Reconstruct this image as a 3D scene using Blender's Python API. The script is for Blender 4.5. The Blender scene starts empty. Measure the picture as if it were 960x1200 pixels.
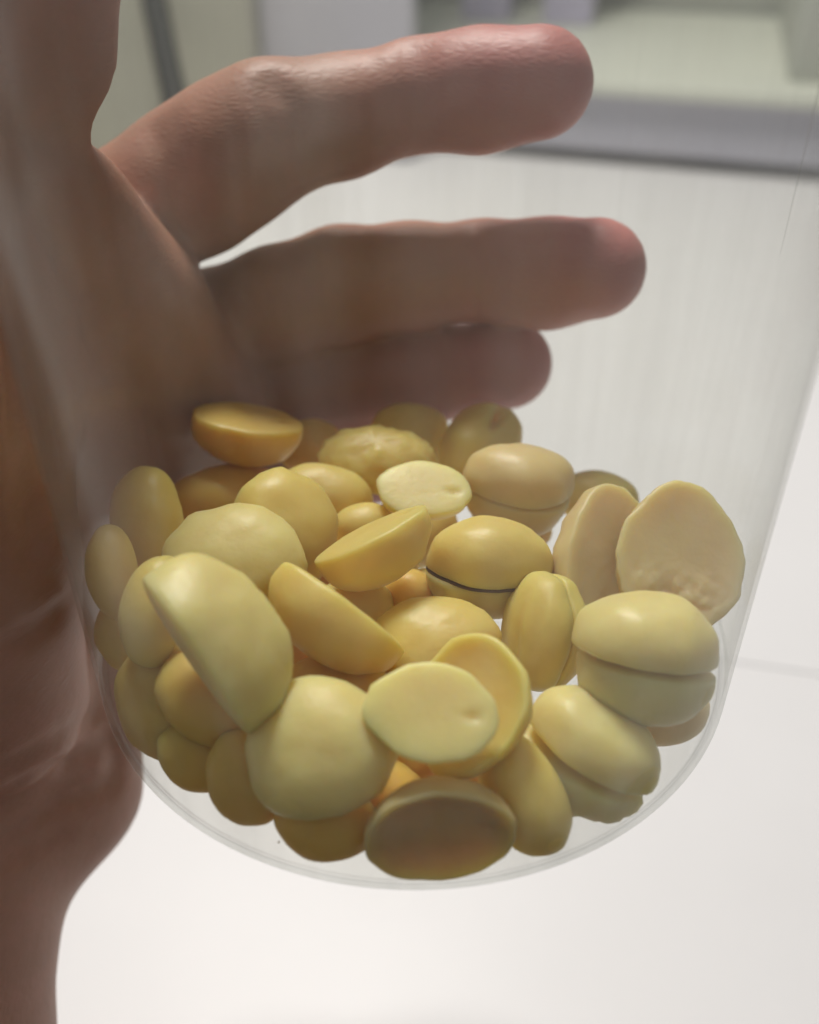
import bpy, bmesh, math, random
import numpy as np
from mathutils import Vector, Matrix, noise

# ------------------------------------------------------------------ camera, world, lamps, exposure
S = 0.001                                   # everything below is measured in millimetres
scene = bpy.context.scene
COL = scene.collection
cam_d = bpy.data.cameras.new('camera'); cam = bpy.data.objects.new('camera', cam_d); COL.objects.link(cam)
cam.location = (-0.58*S, -109.4*S, 101.6*S)
cam.rotation_euler = (math.pi/2-0.6426, 0, 0)
cam_d.sensor_fit = 'VERTICAL'; cam_d.sensor_height = 36.0
cam_d.lens = 36.0*1150/1200
cam_d.clip_start = 0.005; cam_d.clip_end = 50
cam_d.dof.use_dof = True; cam_d.dof.focus_distance = 0.130
cam_d.dof.aperture_fstop = cam_d.lens/2.8      # a phone lens held close: entrance pupil of a few mm
scene.camera = cam

world = bpy.data.worlds.new('World'); scene.world = world; world.use_nodes = True
bg = world.node_tree.nodes['Background']
bg.inputs['Color'].default_value = (0.93, 0.97, 1.0, 1); bg.inputs['Strength'].default_value = 0.23

def lamp(name, loc, target, size, power, color):
    d = bpy.data.lights.new(name, 'AREA'); d.shape = 'DISK'; d.size = size; d.energy = power; d.color = color
    o = bpy.data.objects.new(name, d); COL.objects.link(o); o.location = loc
    o.rotation_euler = (Vector(target)-Vector(loc)).to_track_quat('-Z', 'Y').to_euler()
    return o
lamp('ceiling_lamp', (-.12, .47, .9), (0, .1, -.1), 0.26, 10.6, (1, .975, .935))
vs = scene.view_settings
vs.view_transform = 'Standard'; vs.look = 'None'; vs.exposure = 0.0; vs.gamma = 1.0
scene.cycles.use_denoising = True
scene.cycles.transparent_max_bounces = 32
scene.cycles.max_bounces = 9; scene.cycles.diffuse_bounces = 7; scene.cycles.adaptive_threshold = .02

# ------------------------------------------------------------------ helpers
def link_mesh(name, verts, faces, mat, parent=None, smooth=True):
    me = bpy.data.meshes.new(name)
    me.from_pydata([tuple(v) for v in verts], [], [tuple(f) for f in faces]); me.update()
    if smooth: me.polygons.foreach_set('use_smooth', [True]*len(me.polygons))
    me.materials.append(mat)
    o = bpy.data.objects.new(name, me); COL.objects.link(o)
    if parent: o.parent = parent
    return o
def tag(o, label=None, cat=None, group=None, kind=None):
    if label: o['label'] = label
    if cat: o['category'] = cat
    if group: o['group'] = group
    if kind: o['kind'] = kind
    return o
def empty(name, mw, label, cat, group=None):
    o = bpy.data.objects.new(name, None); COL.objects.link(o); o.matrix_world = mw; o.empty_display_size = .005
    return tag(o, label, cat, group)
def box(name, size, mat, parent=None, bevel=1.0, loc=(0, 0, 0), rotz=0):
    bm = bmesh.new(); bmesh.ops.create_cube(bm, size=1)
    for v in bm.verts: v.co = Vector((v.co.x*size[0], v.co.y*size[1], (v.co.z+.5)*size[2]))*S
    if bevel: bmesh.ops.bevel(bm, geom=bm.edges[:], offset=bevel*S, segments=3, affect='EDGES', profile=.6)
    me = bpy.data.meshes.new(name); bm.to_mesh(me); bm.free()
    me.materials.append(mat)
    o = bpy.data.objects.new(name, me); COL.objects.link(o); o.location = Vector(loc)*S; o.rotation_euler = (0, 0, rotz)
    if parent: o.parent = parent
    return o
def new_mat(name):
    m = bpy.data.materials.new(name); m.use_nodes = True
    nt = m.node_tree; nt.nodes.clear()
    out = nt.nodes.new('ShaderNodeOutputMaterial')
    return m, nt, out
def node(nt, t, **kw):
    n = nt.nodes.new(t)
    for k, v in kw.items():
        if k in n.inputs: n.inputs[k].default_value = v
        else: setattr(n, k, v)
    return n
def plain(name, col, rough=.5, noise_scale=0, amount=.06, bump=0):
    m, nt, out = new_mat(name)
    p = node(nt, 'ShaderNodeBsdfPrincipled', Roughness=rough); p.inputs['Base Color'].default_value = (*col, 1)
    nt.links.new(p.outputs[0], out.inputs[0])
    if noise_scale:
        tc = node(nt, 'ShaderNodeTexCoord'); n = node(nt, 'ShaderNodeTexNoise', Scale=noise_scale, Detail=4.0)
        nt.links.new(tc.outputs['Object'], n.inputs['Vector'])
        mx = node(nt, 'ShaderNodeMix', data_type='RGBA')
        mx.inputs[6].default_value = (*[c*(1-amount) for c in col], 1); mx.inputs[7].default_value = (*[min(1, c*(1+amount)) for c in col], 1)
        nt.links.new(n.outputs[0], mx.inputs[0]); nt.links.new(mx.outputs[2], p.inputs['Base Color'])
        if bump:
            b = node(nt, 'ShaderNodeBump', Strength=bump, Distance=.0004); nt.links.new(n.outputs[0], b.inputs['Height']); nt.links.new(b.outputs[0], p.inputs['Normal'])
    return m

# ------------------------------------------------------------------ materials
def bean_material():
    m, nt, out = new_mat('peeled bean')
    L = nt.links.new
    p = node(nt, 'ShaderNodeBsdfPrincipled', Roughness=.36)
    oi = node(nt, 'ShaderNodeObjectInfo'); tc = node(nt, 'ShaderNodeTexCoord')
    n1 = node(nt, 'ShaderNodeTexNoise', Scale=130.0, Detail=3.0); L(tc.outputs['Object'], n1.inputs['Vector'])
    n2 = node(nt, 'ShaderNodeTexNoise', Scale=900.0, Detail=4.0); L(tc.outputs['Object'], n2.inputs['Vector'])
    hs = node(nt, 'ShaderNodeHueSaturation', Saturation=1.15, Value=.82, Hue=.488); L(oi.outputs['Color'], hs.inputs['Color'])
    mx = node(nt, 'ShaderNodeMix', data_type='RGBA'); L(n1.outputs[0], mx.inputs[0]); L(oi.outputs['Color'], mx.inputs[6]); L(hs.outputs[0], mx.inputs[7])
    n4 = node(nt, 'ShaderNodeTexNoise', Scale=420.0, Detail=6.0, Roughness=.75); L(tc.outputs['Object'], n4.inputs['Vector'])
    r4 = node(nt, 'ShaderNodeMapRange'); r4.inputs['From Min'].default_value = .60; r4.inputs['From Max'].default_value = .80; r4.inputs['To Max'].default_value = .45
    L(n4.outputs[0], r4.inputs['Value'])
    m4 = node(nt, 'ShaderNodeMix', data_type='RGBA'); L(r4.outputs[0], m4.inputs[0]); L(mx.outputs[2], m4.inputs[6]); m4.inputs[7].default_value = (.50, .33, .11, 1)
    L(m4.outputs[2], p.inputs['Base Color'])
    p.inputs['Subsurface Weight'].default_value = .85; p.inputs['Subsurface Radius'].default_value = (1.0, .70, .25); p.inputs['Subsurface Scale'].default_value = .007
    rr = node(nt, 'ShaderNodeMapRange'); rr.inputs['To Min'].default_value = .34; rr.inputs['To Max'].default_value = .56
    L(n1.outputs[0], rr.inputs['Value']); L(rr.outputs[0], p.inputs['Roughness'])
    b = node(nt, 'ShaderNodeBump', Strength=.25, Distance=.0003); L(n2.outputs[0], b.inputs['Height']); L(b.outputs[0], p.inputs['Normal'])
    L(p.outputs[0], out.inputs[0])
    return m
def skin_material():
    m, nt, out = new_mat('skin')
    L = nt.links.new
    p = node(nt, 'ShaderNodeBsdfPrincipled')
    tc = node(nt, 'ShaderNodeTexCoord')
    n1 = node(nt, 'ShaderNodeTexNoise', Scale=60.0, Detail=5.0); L(tc.outputs['Object'], n1.inputs['Vector'])
    mx = node(nt, 'ShaderNodeMix', data_type='RGBA')
    mx.inputs[6].default_value = (*(.47, .25, .175), 1); mx.inputs[7].default_value = (*(.39, .195, .13), 1)
    rr = node(nt, 'ShaderNodeMapRange'); rr.inputs['From Min'].default_value = .3; rr.inputs['From Max'].default_value = .7
    L(n1.outputs[0], rr.inputs['Value']); L(rr.outputs[0], mx.inputs[0])
    n3 = node(nt, 'ShaderNodeTexNoise', Scale=170.0, Detail=5.0, Roughness=.7); L(tc.outputs['Object'], n3.inputs['Vector'])
    r3 = node(nt, 'ShaderNodeMapRange'); r3.inputs['From Min'].default_value = .45; r3.inputs['From Max'].default_value = .75; r3.inputs['To Max'].default_value = .55
    L(n3.outputs[0], r3.inputs['Value'])
    mx3 = node(nt, 'ShaderNodeMix', data_type='RGBA'); L(r3.outputs[0], mx3.inputs[0]); L(mx.outputs[2], mx3.inputs[6]); mx3.inputs[7].default_value = (.52, .25, .19, 1); mx = mx3
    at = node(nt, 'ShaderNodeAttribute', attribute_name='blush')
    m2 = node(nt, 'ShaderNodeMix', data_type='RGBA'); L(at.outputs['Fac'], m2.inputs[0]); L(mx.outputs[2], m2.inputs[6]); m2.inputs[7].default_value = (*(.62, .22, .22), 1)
    L(m2.outputs[2], p.inputs['Base Color'])
    p.inputs['Roughness'].default_value = .5
    p.inputs['Subsurface Weight'].default_value = .35; p.inputs['Subsurface Radius'].default_value = (1.0, .3, .15); p.inputs['Subsurface Scale'].default_value = .004
    # fine skin lines and pores
    mp = node(nt, 'ShaderNodeMapping'); mp.inputs['Scale'].default_value = (500, 500, 1400); L(tc.outputs['Object'], mp.inputs['Vector'])
    v = node(nt, 'ShaderNodeTexVoronoi', feature='DISTANCE_TO_EDGE', Scale=1.0); L(mp.outputs[0], v.inputs['Vector'])
    n2 = node(nt, 'ShaderNodeTexNoise', Scale=260.0, Detail=6.0); L(tc.outputs['Object'], n2.inputs['Vector'])
    ad = node(nt, 'ShaderNodeMath', operation='MULTIPLY_ADD'); L(n2.outputs[0], ad.inputs[0]); ad.inputs[1].default_value = 1.2; L(v.outputs[0], ad.inputs[2])
    b = node(nt, 'ShaderNodeBump', Strength=.2, Distance=.0005); L(ad.outputs[0], b.inputs['Height']); L(b.outputs[0], p.inputs['Normal'])
    L(p.outputs[0], out.inputs[0])
    return m
def plastic_material(name, veil, tint=(.97, .975, .96), streak=.5):
    # thin clear plastic: light goes straight through, mirrors more the flatter one looks along it, and a little scuffed
    m, nt, out = new_mat(name)
    L = nt.links.new
    tr = node(nt, 'ShaderNodeBsdfTransparent'); tr.inputs[0].default_value = (*tint, 1)
    gl = node(nt, 'ShaderNodeBsdfGlossy', Roughness=.2)
    df = node(nt, 'ShaderNodeBsdfDiffuse'); df.inputs[0].default_value = (.8, .8, .78, 1)
    tl = node(nt, 'ShaderNodeBsdfTranslucent'); tl.inputs[0].default_value = (.8, .8, .78, 1)
    lw = node(nt, 'ShaderNodeLayerWeight', Blend=.5)
    pw = node(nt, 'ShaderNodeMath', operation='POWER'); L(lw.outputs['Facing'], pw.inputs[0]); pw.inputs[1].default_value = 5.0
    fr = node(nt, 'ShaderNodeMath', operation='MULTIPLY_ADD'); L(pw.outputs[0], fr.inputs[0]); fr.inputs[1].default_value = .32; fr.inputs[2].default_value = .02
    tc = node(nt, 'ShaderNodeTexCoord'); mp = node(nt, 'ShaderNodeMapping'); mp.inputs['Scale'].default_value = (420, 420, 5)
    L(tc.outputs['Object'], mp.inputs['Vector'])
    n = node(nt, 'ShaderNodeTexNoise', Scale=1.0, Detail=5.0, Roughness=.6); L(mp.outputs[0], n.inputs['Vector'])
    mp2 = node(nt, 'ShaderNodeMapping'); mp2.inputs['Scale'].default_value = (62, 62, 7); L(tc.outputs['Object'], mp2.inputs['Vector'])
    nb = node(nt, 'ShaderNodeTexNoise', Scale=1.0, Detail=3.0, Roughness=.7); L(mp2.outputs[0], nb.inputs['Vector'])
    nm = node(nt, 'ShaderNodeMath', operation='MULTIPLY_ADD'); L(n.outputs[0], nm.inputs[0]); nm.inputs[1].default_value = .25
    nk = node(nt, 'ShaderNodeMath', operation='MULTIPLY'); L(nb.outputs[0], nk.inputs[0]); nk.inputs[1].default_value = .8; L(nk.outputs[0], nm.inputs[2])
    rp = node(nt, 'ShaderNodeMapRange'); rp.inputs['From Min'].default_value = .42; rp.inputs['From Max'].default_value = .72
    rp.inputs['To Min'].default_value = veil*(1-streak)*.6; rp.inputs['To Max'].default_value = veil*(1+2.2*streak); L(nm.outputs[0], rp.inputs['Value'])
    # the scuffing reads stronger at a slant
    sl = node(nt, 'ShaderNodeMath', operation='POWER'); L(lw.outputs['Facing'], sl.inputs[0]); sl.inputs[1].default_value = 3.0
    sm = node(nt, 'ShaderNodeMath', operation='MULTIPLY_ADD'); L(sl.outputs[0], sm.inputs[0]); sm.inputs[1].default_value = 3.0; sm.inputs[2].default_value = 1.0
    vm = node(nt, 'ShaderNodeMath', operation='MULTIPLY'); L(rp.outputs[0], vm.inputs[0]); L(sm.outputs[0], vm.inputs[1])
    dm = node(nt, 'ShaderNodeMixShader', Fac=.5); L(df.outputs[0], dm.inputs[1]); L(tl.outputs[0], dm.inputs[2])
    m1 = node(nt, 'ShaderNodeMixShader'); L(vm.outputs[0], m1.inputs[0]); L(tr.outputs[0], m1.inputs[1]); L(dm.outputs[0], m1.inputs[2])
    m2 = node(nt, 'ShaderNodeMixShader'); L(fr.outputs[0], m2.inputs[0]); L(m1.outputs[0], m2.inputs[1]); L(gl.outputs[0], m2.inputs[2])
    bp = node(nt, 'ShaderNodeBump', Strength=.05, Distance=.0005); L(n.outputs[0], bp.inputs['Height']); L(bp.outputs[0], gl.inputs['Normal'])
    L(m2.outputs[0], out.inputs[0])
    return m

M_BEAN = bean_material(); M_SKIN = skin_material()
M_WALL = plastic_material('clear plastic wall', .021, (.975, .978, .968), .9)
M_BASE = plastic_material('clear plastic base', .012, (.97, .972, .965), .3)
M_EDGE = plastic_material('clear plastic edge', .02, (.93, .935, .93), .3)
M_RIDGE = plastic_material('moulded ridge', .12, (.97, .97, .97), .2)
M_TOP = plain('white laminate', (.81, .79, .785), .45, 25, .03, .05)
M_FLOOR = plain('unseen dark floor', (.16, .13, .11), .6, 8, .2)
M_GROUT = plain('grey joint', (.76, .75, .74), .8)
M_RISER = plain('grey lilac paint', (.52, .51, .58), .6, 20, .06)
M_TREAD = plain('cream laminate', (.72, .73, .64), .5, 15, .03)
M_BACK = plain('grey green wall paint', (.50, .51, .46), .7, 6, .06)
M_BOARD = plain('beige grey board', (.50, .48, .39), .7, 14, .15)
M_LILAC = plain('pale lilac paint', (.56, .52, .68), .6, 20, .05)
M_SHADOW_GAP = plain('dark grey plinth', (.27, .27, .27), .7)  # dark grey holds the shadow line under the ledge front
M_ROD = plain('dark rubber', (.02, .02, .018), .6)
M_SEAM = plain('brown seam skin', (.10, .045, .015), .6, 400, .4)
M_CRUMB = plain('crumb', (.46, .38, .22), .8)

# ------------------------------------------------------------------ setting: white surface, ledge, wall
Z0 = -150.0
unseen_floor = link_mesh('floor', [(-4, -4, -.9), (4, -4, -.9), (4, 4, -.9), (-4, 4, -.9)], [(0, 1, 2, 3)], M_FLOOR); tag(unseen_floor, kind='structure')  # unseen floor, added dark to cut light bounced onto hand and jar
sheet = box('tabletop', (1500, 1260, 30), M_GROUT, None, 2, (0, 550, Z0-33)); tag(sheet, kind='structure')  # near edge stops short, out of view, for less bounced light
ja = math.atan2(-8, 37)                                     # the one joint that shows runs almost square to the view
def panel(y0, y1):
    yj = lambda x: 142+(x-107)*math.tan(ja)
    P = [(-748, y0 if y0 is not None else yj(-748)+.5), (748, y0 if y0 is not None else yj(748)+.5), (748, y1 if y1 is not None else yj(748)-.8), (-748, y1 if y1 is not None else yj(-748)-.8)]
    V = [(a, b-550, 29.5) for a, b in P]+[(a, b-550, 30.5) for a, b in P]+[(a+(.5 if a < 0 else -.5), b-550+(.5 if k < 2 else -.5), 30.7) for k, (a, b) in enumerate(P)]
    Fc = [(8, 9, 10, 11)]+[(i, (i+1) % 4, 4+(i+1) % 4, 4+i) for i in range(4)]+[(4+i, 4+(i+1) % 4, 8+(i+1) % 4, 8+i) for i in range(4)]
    return link_mesh('panel', [Vector(v)*S for v in V], Fc, M_TOP, sheet, False)
panel(None, 1178); panel(-78, None)

la = math.atan2(-64, 232); ldir = Vector((math.cos(la), math.sin(la), 0)); lnor = Vector((-ldir.y, ldir.x, 0))
def ledge_pt(u, v, z): return Vector((84, 715, 0))+ldir*u+lnor*v+Vector((0, 0, z))
ledge = empty('ledge', Matrix.Translation(ledge_pt(150, 0, Z0)*S) @ Matrix.Rotation(la, 4, 'Z'), 'low ledge with grey front and cream top beyond the jar', 'ledge')
box('riser', (1100, 300, 44), M_RISER, ledge, 1.5, (250, 158, 9))
box('shadow_gap', (1100, 280, 10), M_SHADOW_GAP, ledge, 0, (250, 163, -.5))  # set-back strip at the foot, its shadow painted in as dark grey
box('tread', (1100, 312, 9), M_TREAD, ledge, 2, (250, 156, 53.1))
wall = box('back_wall', (3200, 60, 1400), M_BACK, None, 0); wall.location = ledge_pt(150, 355, Z0)*S; wall.rotation_euler = (0, 0, la)
tag(wall, kind='structure')
def stand(name, mat, u, v, z, sx, sy, sz, label, cat, group=None, bev=2):
    o = box(name, (sx, sy, sz), mat, None, bev); o.location = ledge_pt(u, v, z)*S; o.rotation_euler = (0, 0, la)
    return tag(o, label, cat, group)
ZT = Z0+62.4
stand('lilac_post', M_LILAC, -72, 235, ZT, 46, 40, 420, 'pale lilac post standing on the ledge left of the gap, above the forefinger', 'post', 'lilac posts on the ledge')
stand('lilac_post', M_LILAC, 8, 235, ZT, 46, 40, 420, 'pale lilac post standing on the ledge above the forefinger tip, right of the gap', 'post', 'lilac posts on the ledge')
stand('grey_box', M_BACK, 300, 170, ZT, 190, 250, 420, 'grey green box at the right end of the cream ledge', 'box')
b1 = box('beige_board', (175, 40, 700), M_BOARD, None, 3, (-205, 705, Z0), -.05); tag(b1, 'beige grey board standing behind the thumb and palm', 'board')
b2 = box('lilac_board', (118, 40, 700), plain('lilac grey board', (.57, .55, .60), .7, 14, .08), None, 3, (-55, 735, Z0), -.1); tag(b2, 'wide lilac grey board standing behind the base of the forefinger', 'board')
def tube(name, pts, rad, mat, parent=None, seg=14):
    pts = [Vector(p) for p in pts]; V = []; Fc = []
    for i, p in enumerate(pts):
        r = rad[i] if isinstance(rad, list) else rad
        d = (pts[min(i+1, len(pts)-1)]-pts[max(i-1, 0)]).normalized(); a = d.orthogonal().normalized(); b = d.cross(a)
        for k in range(seg):
            t = 2*math.pi*k/seg; V.append((p+(a*math.cos(t)+b*math.sin(t))*r)*S)
    for i in range(len(pts)-1):
        for k in range(seg): Fc.append((i*seg+k, i*seg+(k+1) % seg, (i+1)*seg+(k+1) % seg, (i+1)*seg+k))
    Fc.append(tuple(range(seg))[::-1]); Fc.append(tuple((len(pts)-1)*seg+k for k in range(seg)))
    return link_mesh(name, V, Fc, mat, parent)
rod = tube('dark_rod', [(-240.2, 848.1, 140.0), (-192.1, 701.4, -8.3), (-166.8, 624.2, -86.4), (-146.3, 561.9, -149.5)], 9, M_ROD); tag(rod, 'dark thin rod leaning on the beige grey board', 'rod')

# ------------------------------------------------------------------ the clear jar
RO, RIN, HJ = 46.0, 45.5, 165.0
def lathe(name, prof, mat, parent, seg=128):
    V = []; Fc = []; n = len(prof)
    for r, z in prof:
        for k in range(seg):
            t = 2*math.pi*k/seg; V.append((r*math.cos(t)*S, r*math.sin(t)*S, z*S))
    for i in range(n):
        j = (i+1) % n
        for k in range(seg):
            Fc.append((i*seg+k, i*seg+(k+1) % seg, j*seg+(k+1) % seg, j*seg+k))
    return link_mesh(name, V, Fc, mat, parent)
jar = empty('clear_jar', Matrix.Identity(4), 'clear plastic jar holding a heap of peeled yellow beans', 'jar')
rc = .7
arc = [(RO-rc+rc*math.cos(a), rc+rc*math.sin(a)) for a in [-math.pi/2+i*math.pi/16 for i in range(9)]]
wall_prof = [(RO, .75), (RO, .9), (RO, 40), (RO, 80), (RO, HJ-.2), (RO, HJ), (RIN, HJ), (RIN, HJ-.2), (RIN, 80), (RIN, 40), (RIN, .9), (RIN, .75)]
lathe('body', wall_prof, M_WALL, jar)
lathe('base_edge', arc+[(RIN, rc+.05), (RIN-.1, .6), (RO-rc-.3, .4)], M_EDGE, jar)
lathe('base', [(RO-rc-.35, .35), (RO-rc-1.2, .6), (20, .6), (.01, .6), (.01, .1), (20, .1), (RO-rc-1.2, .1)], M_BASE, jar)
lathe('rim', [(RO+.15, HJ-9), (RO+2, HJ-8.5), (RO+2, HJ-5), (RO+.3, HJ-4), (RO+.15, HJ-4.2)], M_EDGE, jar)
sa = 0.1629
tube('mould_seam', [((RO+.12)*math.cos(sa), (RO+.12)*math.sin(sa), z) for z in range(54, 158, 4)], [min(.55, .03+.035*k) for k in range(26)], M_RIDGE, jar, 8)

# ------------------------------------------------------------------ the hand: one continuous skin grown from tapered limbs
CHAINS = [
('index', [(-50.8, 53.8, 40.3, 11.5), (-36.3, 53.9, 48.0, 11.6), (-29.0, 53.1, 52.7, 11.2), (-22.7, 52.8, 56.4, 10.2), (-11.6, 55.3, 57.7, 9.0), (1.1, 56.0, 60.9, 8.1), (10.2, 54.6, 61.8, 8.9), (19.4, 51.5, 63.8, 8.4)], 4),
('middle', [(-49.3, 55.2, 20.0, 10.5), (-35.9, 55.4, 20.9, 9.8), (-24.4, 54.8, 25.4, 9.9), (-12.8, 56.0, 28.6, 10), (-0.6, 56.8, 29.8, 9.2), (12.7, 54.6, 32.0, 8.3), (22.9, 50.5, 33.1, 9.0), (30.5, 45.7, 36.1, 8.3)], 1.6),
('ring', [(-47.1, 55.8, 3.3, 10), (-31.8, 55.6, 6.8, 9.6), (-22.4, 54.0, 9.2, 9.3), (-13.6, 55.4, 9.6, 9.0), (4.3, 55.8, 10.8, 8.6), (17.5, 52.7, 14.5, 8.4)], 1.6),
('little', [(-42.1, 38.5, -1.3, 9), (-29.0, 48.5, -8.2, 8.2), (-16.0, 53.7, -10.2, 7.8), (-4.0, 55.4, -10.5, 7.0)], 3),
('pad1', [(-57.1, 18.3, 59.3, 12), (-53.7, 27.8, 48.8, 14), (-47.7, 37.2, 32.9, 14), (-41.5, 43.3, 12.5, 14), (-44.4, 40.3, -4.5, 12)], 2.2),
('pad2', [(-60.2, 21.8, 48.1, 14), (-59.8, 22.9, 31.5, 15), (-56.1, 28.6, 12.5, 15), (-55.6, 27.5, -8.5, 13)], 9),
('thenar', [(-57.9, 5.4, 51.4, 15), (-60.8, -2.0, 34.9, 17), (-63.3, -4.8, 14.4, 16), (-62.8, -9.3, -8.3, 14)], 9),
('hypo', [(-54.7, 29.1, -2.1, 13), (-60.0, 13.4, -16.0, 13), (-61.8, 5.4, -28.6, 14), (-61.6, -0.6, -40.0, 14)], 8),
('back', [(-72.0, 26.5, 29.6, 15), (-74.8, 17.1, 6.9, 15), (-78.1, 7.2, -18.0, 15), (-76.5, -3.8, -37.7, 15)], 10),
('wrist', [(-72.2, 2.3, -29.5, 18), (-76.8, -11.6, -39.8, 20), (-78.9, -25.2, -46.2, 21), (-78.8, -41.1, -54.1, 23), (-82.1, -70.3, -79.8, 27), (-85.5, -100.0, -106.1, 30)], 9),
('thumb', [(-53.9, -3.9, 45.7, 14), (-51.8, 7.6, 59.3, 12.5), (-51.5, 16.1, 68.9, 10.5), (-48.1, 22.8, 76.3, 11.2), (-46.7, 30.2, 84.5, 9.6), (-46.0, 35.9, 92.2, 9.2), (-45.8, 39.8, 99.0, 7.6)], 6),
('web', [(-55.6, 15.1, 61.0, 9), (-55.1, 17.1, 57.0, 10), (-53.8, 22.9, 51.3, 10)], 7)]
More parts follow.
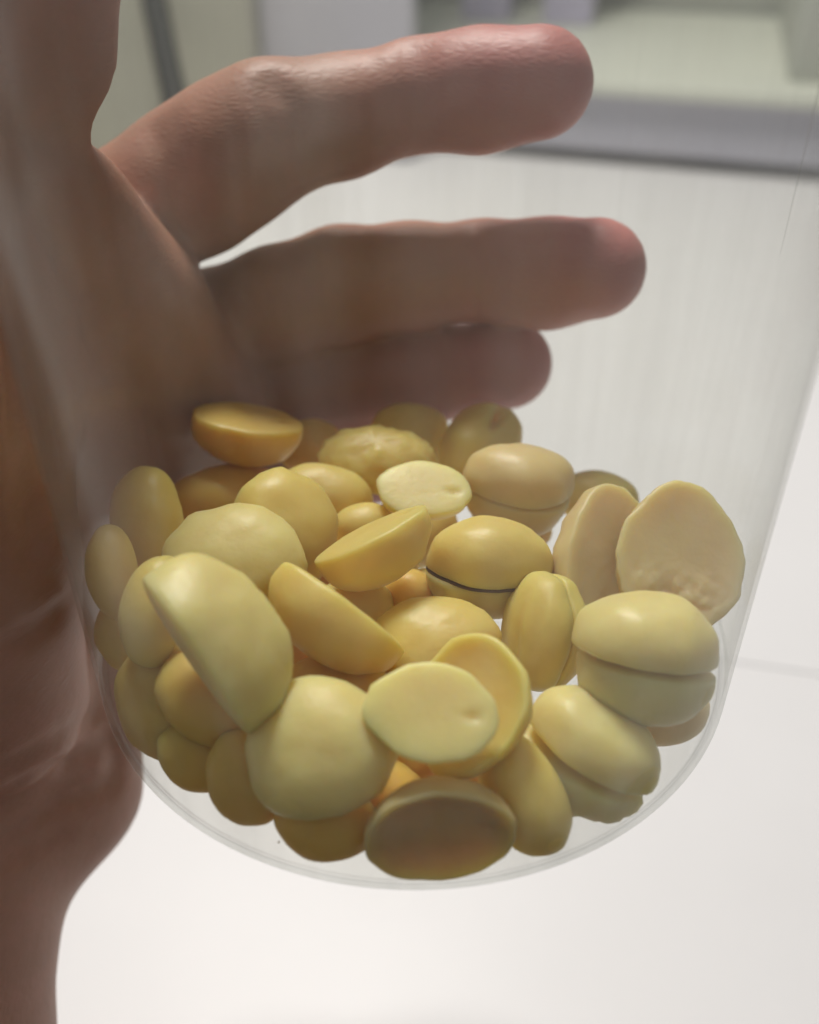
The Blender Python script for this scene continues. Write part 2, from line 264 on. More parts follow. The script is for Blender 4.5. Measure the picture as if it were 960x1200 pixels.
GROOVES = [
([(-0.8, 53.5, 69.2), (-0.5, 50.1, 67.3), (-0.2, 48.3, 65.1), (0.2, 47.3, 62.7), (0.4, 47.1, 60.0), (0.6, 47.9, 57.1), (0.8, 50.9, 53.3)], 1.4, 1.1),
([(1.6, 52.7, 69.3), (1.9, 49.4, 67.2), (2.1, 47.7, 64.8), (2.4, 46.9, 62.2), (2.6, 46.9, 60.0), (2.7, 47.5, 57.6), (2.9, 49.4, 54.9)], 1.2, 0.8),
([(-21.3, 47.3, 65.7), (-20.1, 45.9, 64.4), (-18.9, 44.9, 63.1), (-17.9, 44.4, 61.6), (-17.3, 43.4, 58.9), (-16.8, 43.4, 56.0), (-16.5, 44.5, 52.7)], 1.6, 1.9),
([(-23.7, 45.9, 64.8), (-22.8, 44.2, 63.2), (-21.9, 43.2, 61.5), (-21.0, 42.5, 59.6), (-20.6, 42.2, 57.0), (-20.3, 42.3, 54.2), (-20.1, 43.5, 51.0)], 1.3, 1.1),
([(-40.5, 47.9, 58.1), (-39.5, 45.5, 56.7), (-38.6, 43.8, 55.0), (-38.0, 42.8, 53.2), (-37.3, 41.9, 50.5), (-36.8, 41.5, 47.4), (-36.5, 42.1, 44.0)], 1.4, 1.2),
([(-37.2, 47.1, 59.6), (-36.3, 44.5, 57.8), (-35.6, 43.0, 55.7), (-35.0, 42.1, 53.4), (-34.5, 41.6, 51.0), (-34.1, 41.5, 48.3), (-33.7, 42.1, 45.4)], 1.2, 0.9),
([(10.3, 53.0, 40.6), (10.5, 49.5, 39.2), (10.8, 47.4, 37.4), (11.1, 46.1, 35.2), (11.1, 45.6, 32.6), (11.2, 45.9, 29.6), (11.4, 48.1, 25.6)], 1.6, 1.5),
([(13.5, 52.0, 41.0), (13.6, 48.7, 39.6), (13.8, 46.5, 37.7), (14.0, 45.1, 35.6), (14.0, 44.5, 33.2), (14.0, 44.7, 30.5), (14.2, 46.4, 26.9)], 1.2, 0.8),
([(-12.6, 54.7, 39.3), (-12.2, 50.6, 37.8), (-11.8, 48.1, 35.8), (-11.5, 46.5, 33.5), (-11.8, 45.5, 30.6), (-12.1, 45.4, 27.2), (-12.5, 46.7, 23.1)], 1.6, 1.4),
([(-9.4, 55.7, 39.2), (-9.0, 51.2, 37.8), (-8.8, 48.6, 35.7), (-8.5, 47.0, 33.3), (-8.8, 46.0, 30.6), (-9.1, 45.9, 27.5), (-9.5, 47.0, 23.7)], 1.2, 0.8),
([(3.3, 52.1, 19.5), (3.6, 50.0, 18.3), (4.0, 48.4, 16.8), (4.4, 47.3, 15.1), (4.5, 46.5, 12.9), (4.7, 46.4, 10.3), (5.0, 47.1, 7.1)], 1.4, 1.0),
([(-45.9, -6.0, 56.4), (-45.8, -7.0, 53.8), (-45.6, -8.1, 51.1), (-45.4, -9.2, 48.5), (-45.1, -10.5, 45.5), (-44.7, -12.0, 42.6), (-44.4, -13.3, 39.6), (-45.6, -12.6, 34.3), (-46.9, -11.8, 28.5), (-48.0, -11.7, 23.0)], 2.0, 2.2),
([(-46.1, 5.3, 65.1), (-45.8, 6.7, 62.3), (-45.6, 8.2, 59.4), (-45.3, 9.7, 56.4), (-45.0, 11.0, 52.9), (-44.7, 12.4, 49.2), (-44.3, 13.7, 45.3), (-44.1, 14.3, 41.3), (-44.3, 16.1, 36.4), (-44.2, 17.3, 31.7)], 1.8, 1.4),
([(-44.0, 14.7, 51.0), (-43.5, 16.0, 46.4), (-43.0, 17.3, 41.6), (-42.6, 19.2, 36.2), (-42.0, 20.7, 30.7), (-41.5, 22.6, 24.8), (-40.6, 23.7, 18.9)], 1.6, 1.1),
([(-40.0, 24.6, 23.9), (-40.0, 24.8, 21.4), (-39.9, 24.7, 19.1), (-39.8, 24.6, 16.8), (-39.7, 24.6, 14.0), (-39.7, 24.8, 11.1), (-39.7, 25.0, 8.1)], 2.0, 2.4),
([(-46.2, 2.8, 61.0), (-46.3, 1.6, 57.7), (-46.3, 0.2, 54.4), (-46.3, -1.2, 51.1), (-46.3, -0.2, 46.5), (-46.3, 0.9, 41.5), (-46.3, 1.9, 36.4), (-46.3, 0.9, 33.1), (-46.3, -0.2, 29.8), (-46.3, -1.4, 26.5)], 1.6, 1.0),
([(-53.6, -18.4, 11.4), (-52.2, -17.3, 11.4), (-51.0, -16.1, 11.3), (-49.9, -14.6, 10.8), (-48.7, -12.7, 11.1), (-47.7, -10.2, 10.9), (-47.0, -6.9, 10.0)], 1.6, 1.0),
([(-57.3, -22.2, -8.7), (-55.6, -21.3, -8.4), (-53.9, -20.1, -8.3), (-52.4, -18.7, -8.4), (-50.7, -16.3, -8.8), (-49.4, -13.1, -10.1), (-51.2, -3.2, -18.9)], 1.5, 1.1),
([(-59.1, -21.3, -14.6), (-56.5, -20.7, -13.4), (-54.4, -19.5, -13.1), (-52.8, -17.3, -13.9), (-53.9, -9.0, -22.1), (-51.8, -6.0, -23.6), (-49.6, -2.9, -25.1)], 1.3, 0.9),
([(-62.4, -20.5, -26.9), (-61.2, -19.2, -27.1), (-59.9, -17.7, -27.3), (-58.7, -16.3, -27.6), (-57.5, -14.7, -27.9), (-56.2, -13.1, -28.2), (-55.0, -11.5, -28.5), (-53.0, -9.5, -29.8), (-51.1, -7.4, -31.1), (-49.2, -4.8, -32.9)], 1.5, 1.2),
([(-62.3, -22.6, -29.2), (-61.1, -21.4, -29.6), (-59.9, -20.0, -30.2), (-58.7, -18.6, -30.7), (-57.7, -17.4, -31.4), (-56.6, -16.2, -32.0), (-55.5, -15.0, -32.7)], 1.2, 0.8),
([(-50.1, -2.8, -23.5), (-49.6, -3.0, -25.3), (-49.3, -3.2, -27.3), (-48.9, -3.2, -29.4), (-49.4, -4.3, -30.6), (-49.7, -5.5, -31.7), (-50.1, -6.6, -32.9)], 1.4, 1.0),
([(-44.1, 14.4, 68.4), (-43.7, 15.4, 67.1), (-43.4, 16.3, 65.8), (-43.0, 17.3, 64.5), (-42.7, 18.2, 63.2), (-42.3, 19.1, 61.8), (-41.8, 20.0, 60.4)], 1.4, 1.0),
([(-46.0, 5.6, 69.8), (-45.7, 7.9, 68.7), (-45.3, 10.0, 67.6), (-44.7, 11.9, 66.6), (-44.3, 13.6, 65.4), (-43.8, 15.2, 64.3), (-43.2, 16.8, 63.1)], 1.4, 1.0)]
lo = np.array([-125., -125., -130.]); hi = np.array([62., 85., 112.]); H = 1.25
nx, ny, nz = [int(math.ceil(v)) for v in (hi-lo)/H]
D = np.full((nx, ny, nz), 30.0, np.float32)
def grid_slice(a, b):
    i0 = np.maximum(0, np.floor((a-lo)/H).astype(int)); i1 = np.minimum((nx, ny, nz), np.ceil((b-lo)/H).astype(int)+1)
    return tuple(slice(int(p), int(q)) for p, q in zip(i0, i1))
def coords(sl):
    return [(lo[k]+H*np.arange(sl[k].start, sl[k].stop)).astype(np.float32) for k in range(3)]
def cone_dist(sl, a, ra, b, rb):
    x, y, z = coords(sl); X, Y, Z = x[:, None, None]-a[0], y[None, :, None]-a[1], z[None, None, :]-a[2]
    d = b-a; l2 = float(d@d); t = np.clip((X*d[0]+Y*d[1]+Z*d[2])/l2, 0, 1)
    return np.sqrt((X-t*d[0])**2+(Y-t*d[1])**2+(Z-t*d[2])**2)-(ra+t*(rb-ra))
def smin(a, b, k):
    h = np.maximum(k-np.abs(a-b), 0)/k
    return np.minimum(a, b)-h*h*k*.25
for name, pts, k in CHAINS:
    C = np.full_like(D, 30.0)
    for p, q in zip(pts[:-1], pts[1:]):
        a, ra, b, rb = np.array(p[:3]), p[3], np.array(q[:3]), q[3]; m = max(ra, rb)+16
        sl = grid_slice(np.minimum(a, b)-m, np.maximum(a, b)+m)
        C[sl] = smin(C[sl], cone_dist(sl, a, ra, b, rb), 3.0)
    D = smin(D, C, float(k))
# the palm flattens where it presses the jar
x, y, z = coords((slice(0, nx), slice(0, ny), slice(0, nz)))
rr = np.sqrt(x[:, None]**2+y[None, :]**2)[:, :, None]
jd = np.maximum(rr-(RO+.35), -(z[None, None, :]+1.0))
D = -smin(-D, jd, 2.5)
for pts, r, dep in GROOVES:
    for p, q in zip(pts[:-1], pts[1:]):
        a, b = np.array(p), np.array(q); sl = grid_slice(np.minimum(a, b)-8, np.maximum(a, b)+8)
        D[sl] += dep*np.exp(-((cone_dist(sl, a, 0, b, 0)/r)**2))
def surface_nets(D):
    ins = D < 0
    c = np.zeros((nx-1, ny-1, nz-1), np.int8)
    for i in (0, 1):
        for j in (0, 1):
            for k in (0, 1): c += ins[i:nx-1+i, j:ny-1+j, k:nz-1+k]
    act = (c > 0) & (c < 8); idx = np.full(act.shape, -1, np.int64); cells = np.argwhere(act); idx[act] = np.arange(len(cells))
    P = np.zeros((len(cells), 3)); W = np.zeros(len(cells))
    cs = [(i, j, k) for i in (0, 1) for j in (0, 1) for k in (0, 1)]
    for A in cs:
        for ax in range(3):
            if A[ax]: continue
            Bc = list(A); Bc[ax] = 1; Bc = tuple(Bc)
            da = D[tuple((cells+A).T)]; db = D[tuple((cells+Bc).T)]; m = (da < 0) != (db < 0)
            t = np.where(m, da/np.where(m, da-db, 1), 0)
            q = np.array(A, float)+np.outer(t, np.array(Bc)-np.array(A))
            P[m] += q[m]; W[m] += 1
    P = (P/W[:, None]+cells)*H+lo
    Fc = []
    for ax in range(3):
        b, c2 = (ax+1) % 3, (ax+2) % 3
        s0 = [slice(None)]*3; s1 = [slice(None)]*3; s0[ax] = slice(0, -1); s1[ax] = slice(1, None)
        cr = np.argwhere(ins[tuple(s0)] != ins[tuple(s1)])
        cr = cr[(cr[:, b] > 0) & (cr[:, c2] > 0) & (cr[:, b] < D.shape[b]-1) & (cr[:, c2] < D.shape[c2]-1)]
        eb = np.zeros(3, int); eb[b] = 1; ec = np.zeros(3, int); ec[c2] = 1
        q = np.stack([idx[tuple((cr-eb-ec).T)], idx[tuple((cr-ec).T)], idx[tuple(cr.T)], idx[tuple((cr-eb).T)]], 1)
        flip = ins[tuple(cr.T)]
        q[~flip] = q[~flip][:, ::-1]
        Fc.append(q)
    return P, np.concatenate(Fc)
HP, HF = surface_nets(D)
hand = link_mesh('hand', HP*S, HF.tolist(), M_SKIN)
tag(hand, 'bare left hand wrapped round the back of the jar, fingers spread', 'hand')
sm = hand.modifiers.new('smooth', 'SMOOTH'); sm.factor = .5; sm.iterations = 3
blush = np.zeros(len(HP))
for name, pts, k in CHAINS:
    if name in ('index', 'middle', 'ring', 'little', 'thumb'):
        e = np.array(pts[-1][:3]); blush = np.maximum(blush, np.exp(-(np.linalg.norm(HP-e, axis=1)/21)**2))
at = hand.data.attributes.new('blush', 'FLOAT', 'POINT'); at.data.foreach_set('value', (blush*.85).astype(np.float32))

# ------------------------------------------------------------------ the beans
def half_mesh(seed, d, o, lower=False):
    a, b, cu, cd = d; rnd = random.Random(seed); off = Vector((rnd.uniform(-50, 50), rnd.uniform(-50, 50), rnd.uniform(-50, 50)))
    egg = rnd.uniform(-.14, .14); kid = rnd.uniform(.0, .10); NT, NP = (64, 96) if o.get('crumb') or o.get('pit') else (26, 44)
    V = []; Fc = []
    th = [math.pi*i/NT for i in range(NT+1)]
    for i, t in enumerate(th):
        ring = 1 if i in (0, NT) else NP
        for k in range(ring):
            f = 2*math.pi*k/NP; st = max(0.0, math.sin(t))
            st2 = st**.86; ux, uy, uz = st2*math.cos(f), st2*math.sin(f), math.cos(t)
            r = st2
            X = a*ux; Y = b*uy*(1+egg*ux)+kid*b*(ux*ux-.35)*r
            Z = cu*uz**.92 if uz > 0 else -cd*(-uz)**.42
            if uz <= 0:
                fl = max(0, 1-(r/.93)**4)
                Z += o.get('dish', 0)*cu*fl*.55
                if not lower: Z += .8*math.exp(-((ux-.66)/.13)**2-(uy/.10)**2)*fl
                if o.get('crumb') or o.get('pit'):
                    w = max(0, min(1, (ux-.05)*2.2)) if o.get('crumb') else max(0, min(1, (uy-.3)*3.0))
                    q = Vector((X, Y, 0))*.75+off
                    Z += fl*w*(.7*noise.noise(q*.7)+.3*noise.noise(q*1.7)+.16*noise.noise(q*4)-.2)*.9
                    if o.get('pit'): Z += fl*w*1.0
            else:
                if o.get('groove'): Z -= .045*cu*math.cos(uy*13)*(1-r*.5)
                if o.get('ridge'): Z += o['ridge']*cu*(1-min(1, abs(uy+.25)*1.6))*1.4-o['ridge']*cu*.3
                if o.get('slit'):
                    Z -= 3.2*math.exp(-((uy-.05)/.13)**2)*math.exp(-((ux-.55)/.30)**2)
            ed = 1+.05*noise.noise(Vector((math.cos(f)*2.2, math.sin(f)*2.2, seed)))*r**4+.018*noise.noise(Vector((math.cos(f)*7, math.sin(f)*7, seed)))*r**8
            p = Vector((X*ed, Y*ed, Z))
            lf = noise.noise(p*.13+off)*.09+noise.noise(p*.33+off)*.035+noise.noise(p*.9+off)*.008
            p *= 1+lf
            rg = o.get('rough', 0)
            if rg: p *= 1+rg*noise.noise(p*.55+off)+rg*.4*noise.noise(p*1.3+off)
            V.append(p*S)
    start = [0]
    for i in range(1, NT+1): start.append(start[-1]+(1 if i == 1 else NP))
    for k in range(NP): Fc.append((0, start[1]+k, start[1]+(k+1) % NP))
    for i in range(1, NT-1):
        for k in range(NP):
            Fc.append((start[i]+k, start[i+1]+k, start[i+1]+(k+1) % NP, start[i]+(k+1) % NP))
    for k in range(NP): Fc.append((start[NT-1]+k, start[NT], start[NT-1]+(k+1) % NP))
    return V, Fc
BEANS = [
([-26.82, 26.34, 18.33], [[0.985, -0.084, -0.151], [-0.116, -0.969, -0.22], [-0.127, 0.234, -0.964]], [8.98, 6.83, 6.94, 1.17], 'half', {}, (0.82, 0.58, 0.18), 'tan bean half lying flat side up, topmost at the back left beside the palm'),
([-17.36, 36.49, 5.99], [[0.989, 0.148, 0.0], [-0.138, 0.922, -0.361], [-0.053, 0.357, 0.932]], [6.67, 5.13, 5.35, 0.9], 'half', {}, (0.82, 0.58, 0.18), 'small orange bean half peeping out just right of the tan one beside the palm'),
([-30.01, 20.64, 6.22], [[0.999, -0.049, 0.0], [0.049, 0.989, -0.142], [0.007, 0.142, 0.99]], [11.04, 6.24, 5.95, 1.0], 'half', {}, (0.82, 0.58, 0.18), 'dim bean half lying lengthwise below the tan flat-side-up one'),
([-17.93, 0.01, 16.79], [[0.35, 0.868, 0.352], [-0.577, 0.495, -0.649], [-0.738, 0.024, 0.674]], [8.81, 7.24, 5.51, 0.93], 'half', {}, (0.83, 0.67, 0.235), 'large round bean half standing right of the brightest rounded one'),
([-38.24, 3.57, 13.86], [[0.305, 0.916, -0.259], [-0.801, 0.1, -0.59], [-0.515, 0.387, 0.765]], [10.04, 5.53, 4.61, 0.77], 'half', {}, (0.83, 0.67, 0.235), 'upright bean half standing tallest at the far left against the palm'),
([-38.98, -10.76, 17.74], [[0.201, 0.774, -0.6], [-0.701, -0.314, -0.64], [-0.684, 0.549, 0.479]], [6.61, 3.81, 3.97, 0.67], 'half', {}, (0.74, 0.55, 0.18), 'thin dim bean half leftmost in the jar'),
([-31.58, -19.46, 18.89], [[-0.2, 0.682, -0.704], [-0.538, -0.676, -0.503], [-0.819, 0.278, 0.502]], [7.21, 4.7, 4.3, 0.72], 'half', {}, (0.83, 0.67, 0.235), 'thin bean half on edge below the tallest upright one at the left'),
([-32.01, -14.66, 10.48], [[0.331, 0.894, 0.302], [-0.711, 0.446, -0.543], [-0.62, -0.035, 0.783]], [5.71, 4.2, 4.01, 0.67], 'half', {}, (0.83, 0.67, 0.235), 'small shaded bean half tucked left of the long ridged one'),
([-23.58, -9.99, 19.06], [[0.967, 0.235, -0.101], [-0.255, 0.862, -0.438], [-0.016, 0.449, 0.893]], [9.26, 8.04, 5.72, 0.96], 'half', {}, (0.86, 0.745, 0.33), 'brightest smooth rounded bean half above the long ridged one'),
([-23.57, -31.91, 23.99], [[0.57, -0.259, 0.78], [-0.508, 0.635, 0.582], [-0.646, -0.728, 0.23]], [10.31, 6.73, 8.51, 1.43], 'half', {'ridge': 0.1}, (0.86, 0.745, 0.33), 'longest bean half, slanting with a ridge, below the brightest rounded one'),
([-9.1, -20.44, 19.75], [[0.797, 0.16, -0.583], [-0.359, -0.65, -0.67], [-0.486, 0.743, -0.46]], [9.15, 6.57, 6.68, 1.12], 'half', {}, (0.83, 0.67, 0.235), 'pointed wedge-like bean half on edge pointing down to the right'),
([-0.81, 37.24, 7.62], [[0.985, 0.138, 0.1], [-0.106, 0.954, -0.279], [-0.134, 0.265, 0.955]], [7.44, 6.72, 6.13, 1.03], 'half', {}, (0.83, 0.67, 0.235), 'round yellow bean half touching the fingers at the back'),
([-5.78, 22.51, 12.39], [[0.997, 0.079, 0.0], [-0.077, 0.974, -0.212], [-0.017, 0.212, 0.977]], [10.01, 6.3, 5.62, 0.94], 'half', {'rough': 0.07}, (0.83, 0.67, 0.235), 'lumpy bean half with a broken top at the back middle'),
([-13.69, 14.46, 11.79], [[0.974, 0.201, 0.104], [-0.171, 0.953, -0.249], [-0.149, 0.225, 0.963]], [7.54, 4.79, 5.17, 0.87], 'half', {}, (0.83, 0.67, 0.235), 'smooth oval bean half in front of the lumpy broken one'),
([1.69, 7.87, 17.87], [[0.989, -0.145, 0.0], [-0.137, -0.932, 0.336], [-0.049, -0.333, -0.942]], [6.83, 4.87, 4.06, 0.68], 'half', {}, (0.86, 0.745, 0.33), 'small flat oval bean half, pale cut side up, below the lumpy one'),
([-7.28, 6.72, 11.8], [[0.974, -0.225, 0.0], [0.208, 0.899, -0.386], [0.087, 0.376, 0.922]], [4.96, 3.52, 4.06, 0.68], 'half', {}, (0.83, 0.67, 0.235), 'smallest bean half, wedged behind the tilted boat-shaped one'),
([-5.62, -7.23, 21.0], [[0.896, 0.085, 0.435], [0.268, -0.886, -0.379], [0.354, 0.456, -0.817]], [8.06, 5.83, 6.48, 1.09], 'half', {}, (0.83, 0.67, 0.235), 'boat-shaped bean half tilted up to the right, cut side up'),
([10.36, -4.71, 13.28], [[0.998, 0.051, 0.03], [-0.056, 0.976, 0.213], [-0.018, -0.214, 0.977]], [9.07, 6.23, 6.99, 6.66], 'whole', {'seam': 1, 'gap': 0.5}, (0.83, 0.67, 0.235), 'whole bean with a dark brown split along its seam'),
([11.16, 31.02, 9.77], [[0.468, -0.848, 0.251], [0.807, 0.294, -0.512], [0.36, 0.442, 0.822]], [8.83, 6.46, 6.41, 1.08], 'half', {'slit': 1}, (0.83, 0.67, 0.235), 'curled bean half with a slit in its end at the back'),
([15.94, 13.5, 14.19], [[0.989, 0.105, 0.101], [-0.116, 0.987, 0.11], [-0.088, -0.121, 0.989]], [8.62, 6.73, 6.75, 6.42], 'whole', {'gap': 0.6}, (0.8, 0.64, 0.32), 'whole orange-tinted bean lying beside the curled slit one'),
([2.96, -16.83, 10.3], [[1.0, 0.0, 0.0], [0.0, 0.96, -0.281], [0.0, 0.281, 0.96]], [8.2, 6.74, 5.53, 0.93], 'half', {}, (0.83, 0.67, 0.235), 'broad rounded bean half in the middle, above the pale flat oval one'),
([-8.59, -7.98, 8.3], [[1.0, 0.0, 0.0], [0.0, 0.873, -0.488], [0.0, 0.488, 0.873]], [5.99, 5.04, 4.63, 0.78], 'half', {}, (0.83, 0.67, 0.235), 'shaded bean half deep behind the pointed wedge-like one'),
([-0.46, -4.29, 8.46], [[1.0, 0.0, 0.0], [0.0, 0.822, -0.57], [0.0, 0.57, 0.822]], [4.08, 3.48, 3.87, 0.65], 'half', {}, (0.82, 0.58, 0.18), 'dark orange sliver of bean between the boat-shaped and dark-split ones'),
([1.76, -37.25, 20.44], [[0.992, -0.129, 0.0], [-0.111, -0.852, 0.511], [-0.066, -0.507, -0.86]], [7.55, 5.31, 3.85, 0.65], 'half', {}, (0.86, 0.745, 0.33), 'pale flat oval bean half with smooth cut side facing out, front middle'),
([6.08, -32.91, 16.53], [[-0.298, -0.858, 0.419], [-0.743, 0.484, 0.462], [-0.599, -0.174, -0.782]], [8.4, 7.0, 5.31, 0.89], 'half', {'dish': 0.5}, (0.83, 0.67, 0.235), 'hollow bean half right behind the pale flat oval one'),
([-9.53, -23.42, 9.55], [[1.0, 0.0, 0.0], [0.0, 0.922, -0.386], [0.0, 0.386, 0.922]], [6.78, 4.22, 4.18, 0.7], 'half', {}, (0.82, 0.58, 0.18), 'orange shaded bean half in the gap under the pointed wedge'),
([30.57, 22.71, 4.22], [[0.969, 0.129, 0.212], [-0.084, 0.974, -0.213], [-0.234, 0.188, 0.954]], [6.89, 5.29, 6.05, 1.02], 'half', {}, (0.82, 0.68, 0.26), 'shiny yellow bean half at the back behind the upright pinkish one'),
([27.29, -3.27, 13.35], [[-0.233, -0.802, -0.55], [-0.774, -0.189, 0.604], [-0.588, 0.567, -0.577]], [11.61, 8.07, 6.51, 1.09], 'half', {'rough': 0.04}, (0.78, 0.64, 0.34), 'pinkish bean half with an uneven left edge, upright beside the dark-split bean'),
([36.47, -5.97, 16.57], [[-0.166, -0.985, -0.05], [-0.776, 0.099, 0.623], [-0.608, 0.143, -0.781]], [10.14, 8.84, 5.48, 0.92], 'half', {'dish': 0.15, 'crumb': 1}, (0.78, 0.64, 0.34), 'widest bean half with a crumbly cut face, topmost at the right wall'),
([28.08, -25.1, 16.34], [[0.989, 0.041, 0.142], [-0.1, 0.894, 0.437], [-0.109, -0.446, 0.888]], [8.85, 6.4, 7.58, 7.22], 'whole', {'gap': 1.3}, (0.86, 0.745, 0.33), 'whole glossy bean with its halves closed, below the widest cut one'),
([31.66, -23.42, 5.85], [[0.981, -0.195, 0.0], [0.054, 0.274, -0.96], [0.187, 0.942, 0.279]], [6.17, 4.84, 4.81, 0.81], 'half', {}, (0.83, 0.67, 0.235), 'hazy bean half lowest against the right wall under a whole glossy bean'),
([17.52, -14.9, 10.79], [[-0.121, 0.495, -0.86], [-0.587, -0.735, -0.34], [-0.801, 0.463, 0.38]], [7.91, 6.05, 4.63, 4.41], 'whole', {'gap': 0.4, 'groove': 1}, (0.83, 0.67, 0.235), 'whole bean standing on edge with upright ridges, middle right'),
([20.67, -31.84, 7.16], [[0.856, 0.321, 0.405], [-0.406, 0.902, 0.145], [-0.319, -0.289, 0.903]], [8.51, 6.17, 6.59, 6.28], 'whole', {'gap': 2.0, 'chip': 1}, (0.86, 0.745, 0.33), 'glossy whole egg-shaped bean, its chipped lower half gaping, bottom right'),
([11.94, -36.97, 5.99], [[0.462, 0.693, 0.553], [-0.588, 0.707, -0.393], [-0.663, -0.144, 0.734]], [7.83, 4.64, 5.63, 0.95], 'half', {}, (0.83, 0.67, 0.235), 'long bean half leaning on the base between the hollow-faced and egg-shaped ones'),
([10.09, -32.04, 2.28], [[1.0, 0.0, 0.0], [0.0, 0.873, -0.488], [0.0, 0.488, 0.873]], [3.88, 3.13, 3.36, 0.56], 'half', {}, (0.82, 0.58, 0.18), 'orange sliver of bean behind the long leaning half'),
([-10.52, -36.95, 14.11], [[0.995, 0.0, -0.101], [-0.073, 0.692, -0.718], [0.07, 0.722, 0.689]], [8.88, 7.75, 5.54, 0.93], 'half', {}, (0.86, 0.745, 0.33), 'largest domed bean half, pressed against the front wall'),
([2.67, -44.03, 7.6], [[0.996, 0.06, -0.06], [0.067, -0.112, 0.991], [0.053, -0.992, -0.116]], [8.68, 6.91, 5.16, 0.87], 'half', {'dish': 0.75}, (0.64, 0.49, 0.25), 'bean half showing its shallow hollow face, lowest at the front of the jar'),  # browner than its neighbours, part of its face's shade put into the colour
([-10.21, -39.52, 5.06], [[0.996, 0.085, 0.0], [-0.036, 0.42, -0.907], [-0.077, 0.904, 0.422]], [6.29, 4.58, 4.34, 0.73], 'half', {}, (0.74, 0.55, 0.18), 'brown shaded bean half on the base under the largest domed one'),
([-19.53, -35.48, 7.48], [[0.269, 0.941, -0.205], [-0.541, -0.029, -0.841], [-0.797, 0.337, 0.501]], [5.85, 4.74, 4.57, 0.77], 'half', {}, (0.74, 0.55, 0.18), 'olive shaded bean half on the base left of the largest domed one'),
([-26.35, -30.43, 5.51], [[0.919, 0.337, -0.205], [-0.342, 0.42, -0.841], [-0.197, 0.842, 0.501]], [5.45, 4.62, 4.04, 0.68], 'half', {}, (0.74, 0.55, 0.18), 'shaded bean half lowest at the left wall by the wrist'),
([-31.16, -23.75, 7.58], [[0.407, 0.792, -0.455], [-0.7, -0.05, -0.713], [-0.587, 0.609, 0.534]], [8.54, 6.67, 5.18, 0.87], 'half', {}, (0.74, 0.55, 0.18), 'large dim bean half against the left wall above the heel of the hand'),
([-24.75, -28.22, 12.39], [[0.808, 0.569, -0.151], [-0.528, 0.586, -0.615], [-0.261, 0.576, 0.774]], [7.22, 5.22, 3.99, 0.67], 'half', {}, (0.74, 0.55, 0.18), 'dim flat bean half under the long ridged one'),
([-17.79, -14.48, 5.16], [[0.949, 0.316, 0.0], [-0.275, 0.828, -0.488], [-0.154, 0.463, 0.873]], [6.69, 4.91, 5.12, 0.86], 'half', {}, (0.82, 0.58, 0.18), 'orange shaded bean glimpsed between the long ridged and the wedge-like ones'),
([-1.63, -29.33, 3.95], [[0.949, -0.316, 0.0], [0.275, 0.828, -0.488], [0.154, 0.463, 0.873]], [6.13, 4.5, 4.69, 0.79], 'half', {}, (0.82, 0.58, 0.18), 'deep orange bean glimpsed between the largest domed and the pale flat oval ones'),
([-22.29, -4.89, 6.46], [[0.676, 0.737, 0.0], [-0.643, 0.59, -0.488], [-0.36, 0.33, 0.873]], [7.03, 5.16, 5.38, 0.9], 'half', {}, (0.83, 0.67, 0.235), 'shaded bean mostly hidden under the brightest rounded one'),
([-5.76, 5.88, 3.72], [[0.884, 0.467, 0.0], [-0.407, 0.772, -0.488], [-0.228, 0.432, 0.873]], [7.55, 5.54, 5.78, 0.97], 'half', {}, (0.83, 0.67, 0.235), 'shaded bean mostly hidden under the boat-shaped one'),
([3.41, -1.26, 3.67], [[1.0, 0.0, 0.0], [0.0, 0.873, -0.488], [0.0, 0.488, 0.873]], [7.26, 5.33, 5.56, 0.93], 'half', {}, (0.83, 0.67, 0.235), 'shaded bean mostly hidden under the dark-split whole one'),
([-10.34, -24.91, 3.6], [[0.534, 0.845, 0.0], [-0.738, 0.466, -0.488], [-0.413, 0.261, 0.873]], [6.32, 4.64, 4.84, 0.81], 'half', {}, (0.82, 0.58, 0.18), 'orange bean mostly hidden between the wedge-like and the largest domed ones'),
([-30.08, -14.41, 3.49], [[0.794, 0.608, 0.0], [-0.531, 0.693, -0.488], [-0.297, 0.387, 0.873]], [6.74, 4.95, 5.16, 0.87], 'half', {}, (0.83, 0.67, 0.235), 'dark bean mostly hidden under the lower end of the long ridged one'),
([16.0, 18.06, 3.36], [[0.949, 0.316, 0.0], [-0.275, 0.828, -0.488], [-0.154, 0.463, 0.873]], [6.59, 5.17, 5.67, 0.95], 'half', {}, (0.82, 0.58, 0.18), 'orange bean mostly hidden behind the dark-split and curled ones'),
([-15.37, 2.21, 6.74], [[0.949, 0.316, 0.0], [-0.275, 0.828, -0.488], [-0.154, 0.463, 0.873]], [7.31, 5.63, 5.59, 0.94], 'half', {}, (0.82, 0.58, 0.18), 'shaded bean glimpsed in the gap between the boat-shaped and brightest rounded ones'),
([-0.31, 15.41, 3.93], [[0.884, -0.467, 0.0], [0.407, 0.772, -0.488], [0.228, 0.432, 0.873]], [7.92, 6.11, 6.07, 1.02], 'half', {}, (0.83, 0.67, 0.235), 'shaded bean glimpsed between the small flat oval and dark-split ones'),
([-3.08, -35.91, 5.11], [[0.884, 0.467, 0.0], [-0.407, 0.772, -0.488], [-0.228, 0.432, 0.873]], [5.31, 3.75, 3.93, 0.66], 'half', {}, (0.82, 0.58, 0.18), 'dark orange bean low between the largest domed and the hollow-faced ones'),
([-23.42, -24.72, 3.45], [[0.37, 0.929, 0.0], [-0.811, 0.323, -0.488], [-0.454, 0.181, 0.873]], [5.76, 4.42, 4.47, 0.75], 'half', {}, (0.83, 0.67, 0.235), 'shaded bean mostly hidden behind the left side of the largest domed one'),
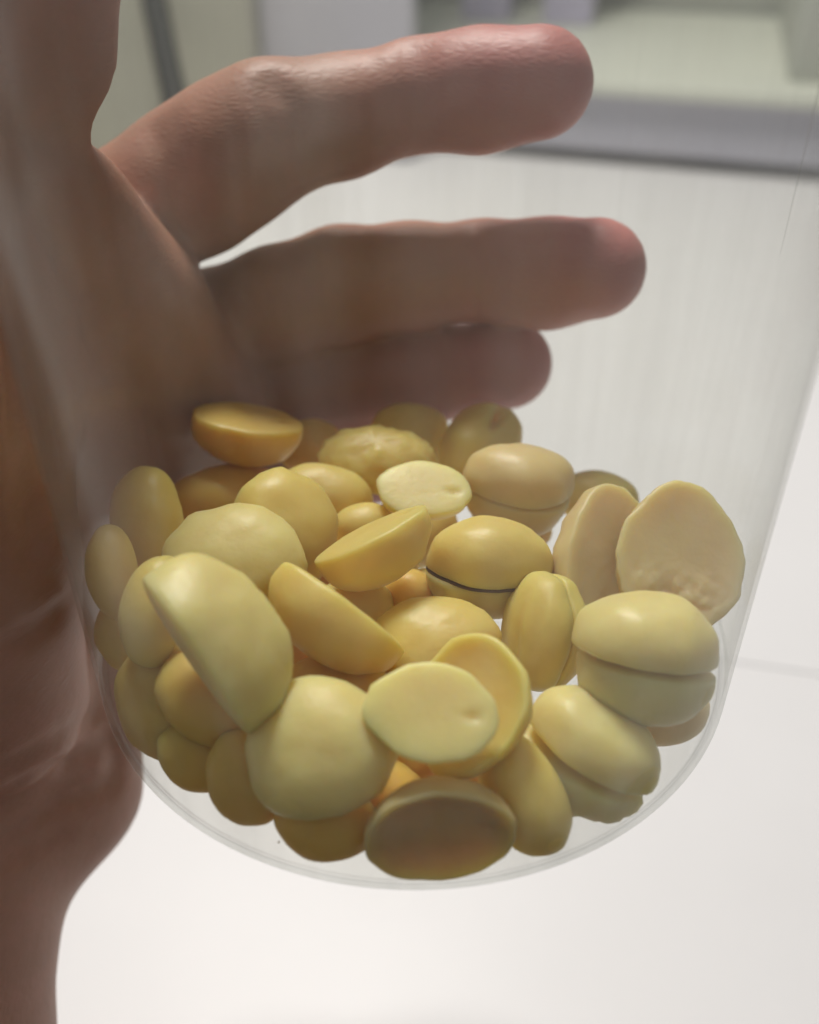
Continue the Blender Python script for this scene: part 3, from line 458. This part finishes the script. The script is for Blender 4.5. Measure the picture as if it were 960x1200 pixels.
([-39.32, -9.2, 5.16], [[0.287, 0.935, -0.206], [-0.82, 0.128, -0.558], [-0.495, 0.329, 0.804]], [6.28, 4.82, 4.87, 0.82], 'half', {}, (0.83, 0.67, 0.235), 'dim bean mostly hidden against the left wall under the thin ones'),
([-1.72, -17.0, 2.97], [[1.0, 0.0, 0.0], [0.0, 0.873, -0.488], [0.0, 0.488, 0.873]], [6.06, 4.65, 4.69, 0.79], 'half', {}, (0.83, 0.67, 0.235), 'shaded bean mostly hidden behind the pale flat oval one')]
GROUP = 'peeled yellow beans heaped in the jar'
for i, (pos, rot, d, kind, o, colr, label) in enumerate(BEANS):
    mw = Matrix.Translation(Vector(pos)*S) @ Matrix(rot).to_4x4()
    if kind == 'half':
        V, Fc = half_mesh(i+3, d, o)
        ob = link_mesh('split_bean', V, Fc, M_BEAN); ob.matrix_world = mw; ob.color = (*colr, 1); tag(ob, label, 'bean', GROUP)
    else:
        root = empty('whole_bean', mw, label, 'bean', GROUP)
        g = o.get('gap', .4)
        for s in (1, -1):
            dd = (d[0]*(1 if s > 0 else .97), d[1]*(1 if s > 0 else .96), d[2]-.9, 1.3)
            V, Fc = half_mesh(i*7+s, dd, dict(o, rough=.06) if o.get('chip') and s < 0 else o)
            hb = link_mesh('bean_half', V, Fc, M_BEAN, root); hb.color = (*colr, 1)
            hb.location = (0, 0, s*(.75+g*.5)*S)
            if s < 0: hb.rotation_euler = (math.pi, 0, 0)
        if o.get('seam'):
            V, Fc = half_mesh(i*7+1, (d[0]*1.0, d[1]*1.0, .45, .45), {})
            link_mesh('seam_skin', V, Fc, M_SEAM, root)
# crumbs on the jar's floor
rnd = random.Random(5); bm = bmesh.new()
for i in range(150):
    t = rnd.uniform(0, 2*math.pi); r = 43*math.sqrt(rnd.uniform(.55, 1)); s = rnd.uniform(.1, .3)*(1.4 if i % 12 == 0 else 1)
    mt = Matrix.Translation(Vector((r*math.cos(t), r*math.sin(t), 0.7+s*.3))*S) @ Matrix.Diagonal((s*S*rnd.uniform(.7, 1.6), s*S, s*S*.6, 1))
    bmesh.ops.create_icosphere(bm, subdivisions=1, radius=1, matrix=mt)
me = bpy.data.meshes.new('crumbs'); bm.to_mesh(me); bm.free(); me.materials.append(M_CRUMB)
cr = bpy.data.objects.new('crumbs', me); COL.objects.link(cr); tag(cr, 'tiny bean crumbs scattered on the floor of the jar', 'crumbs', None, 'stuff')
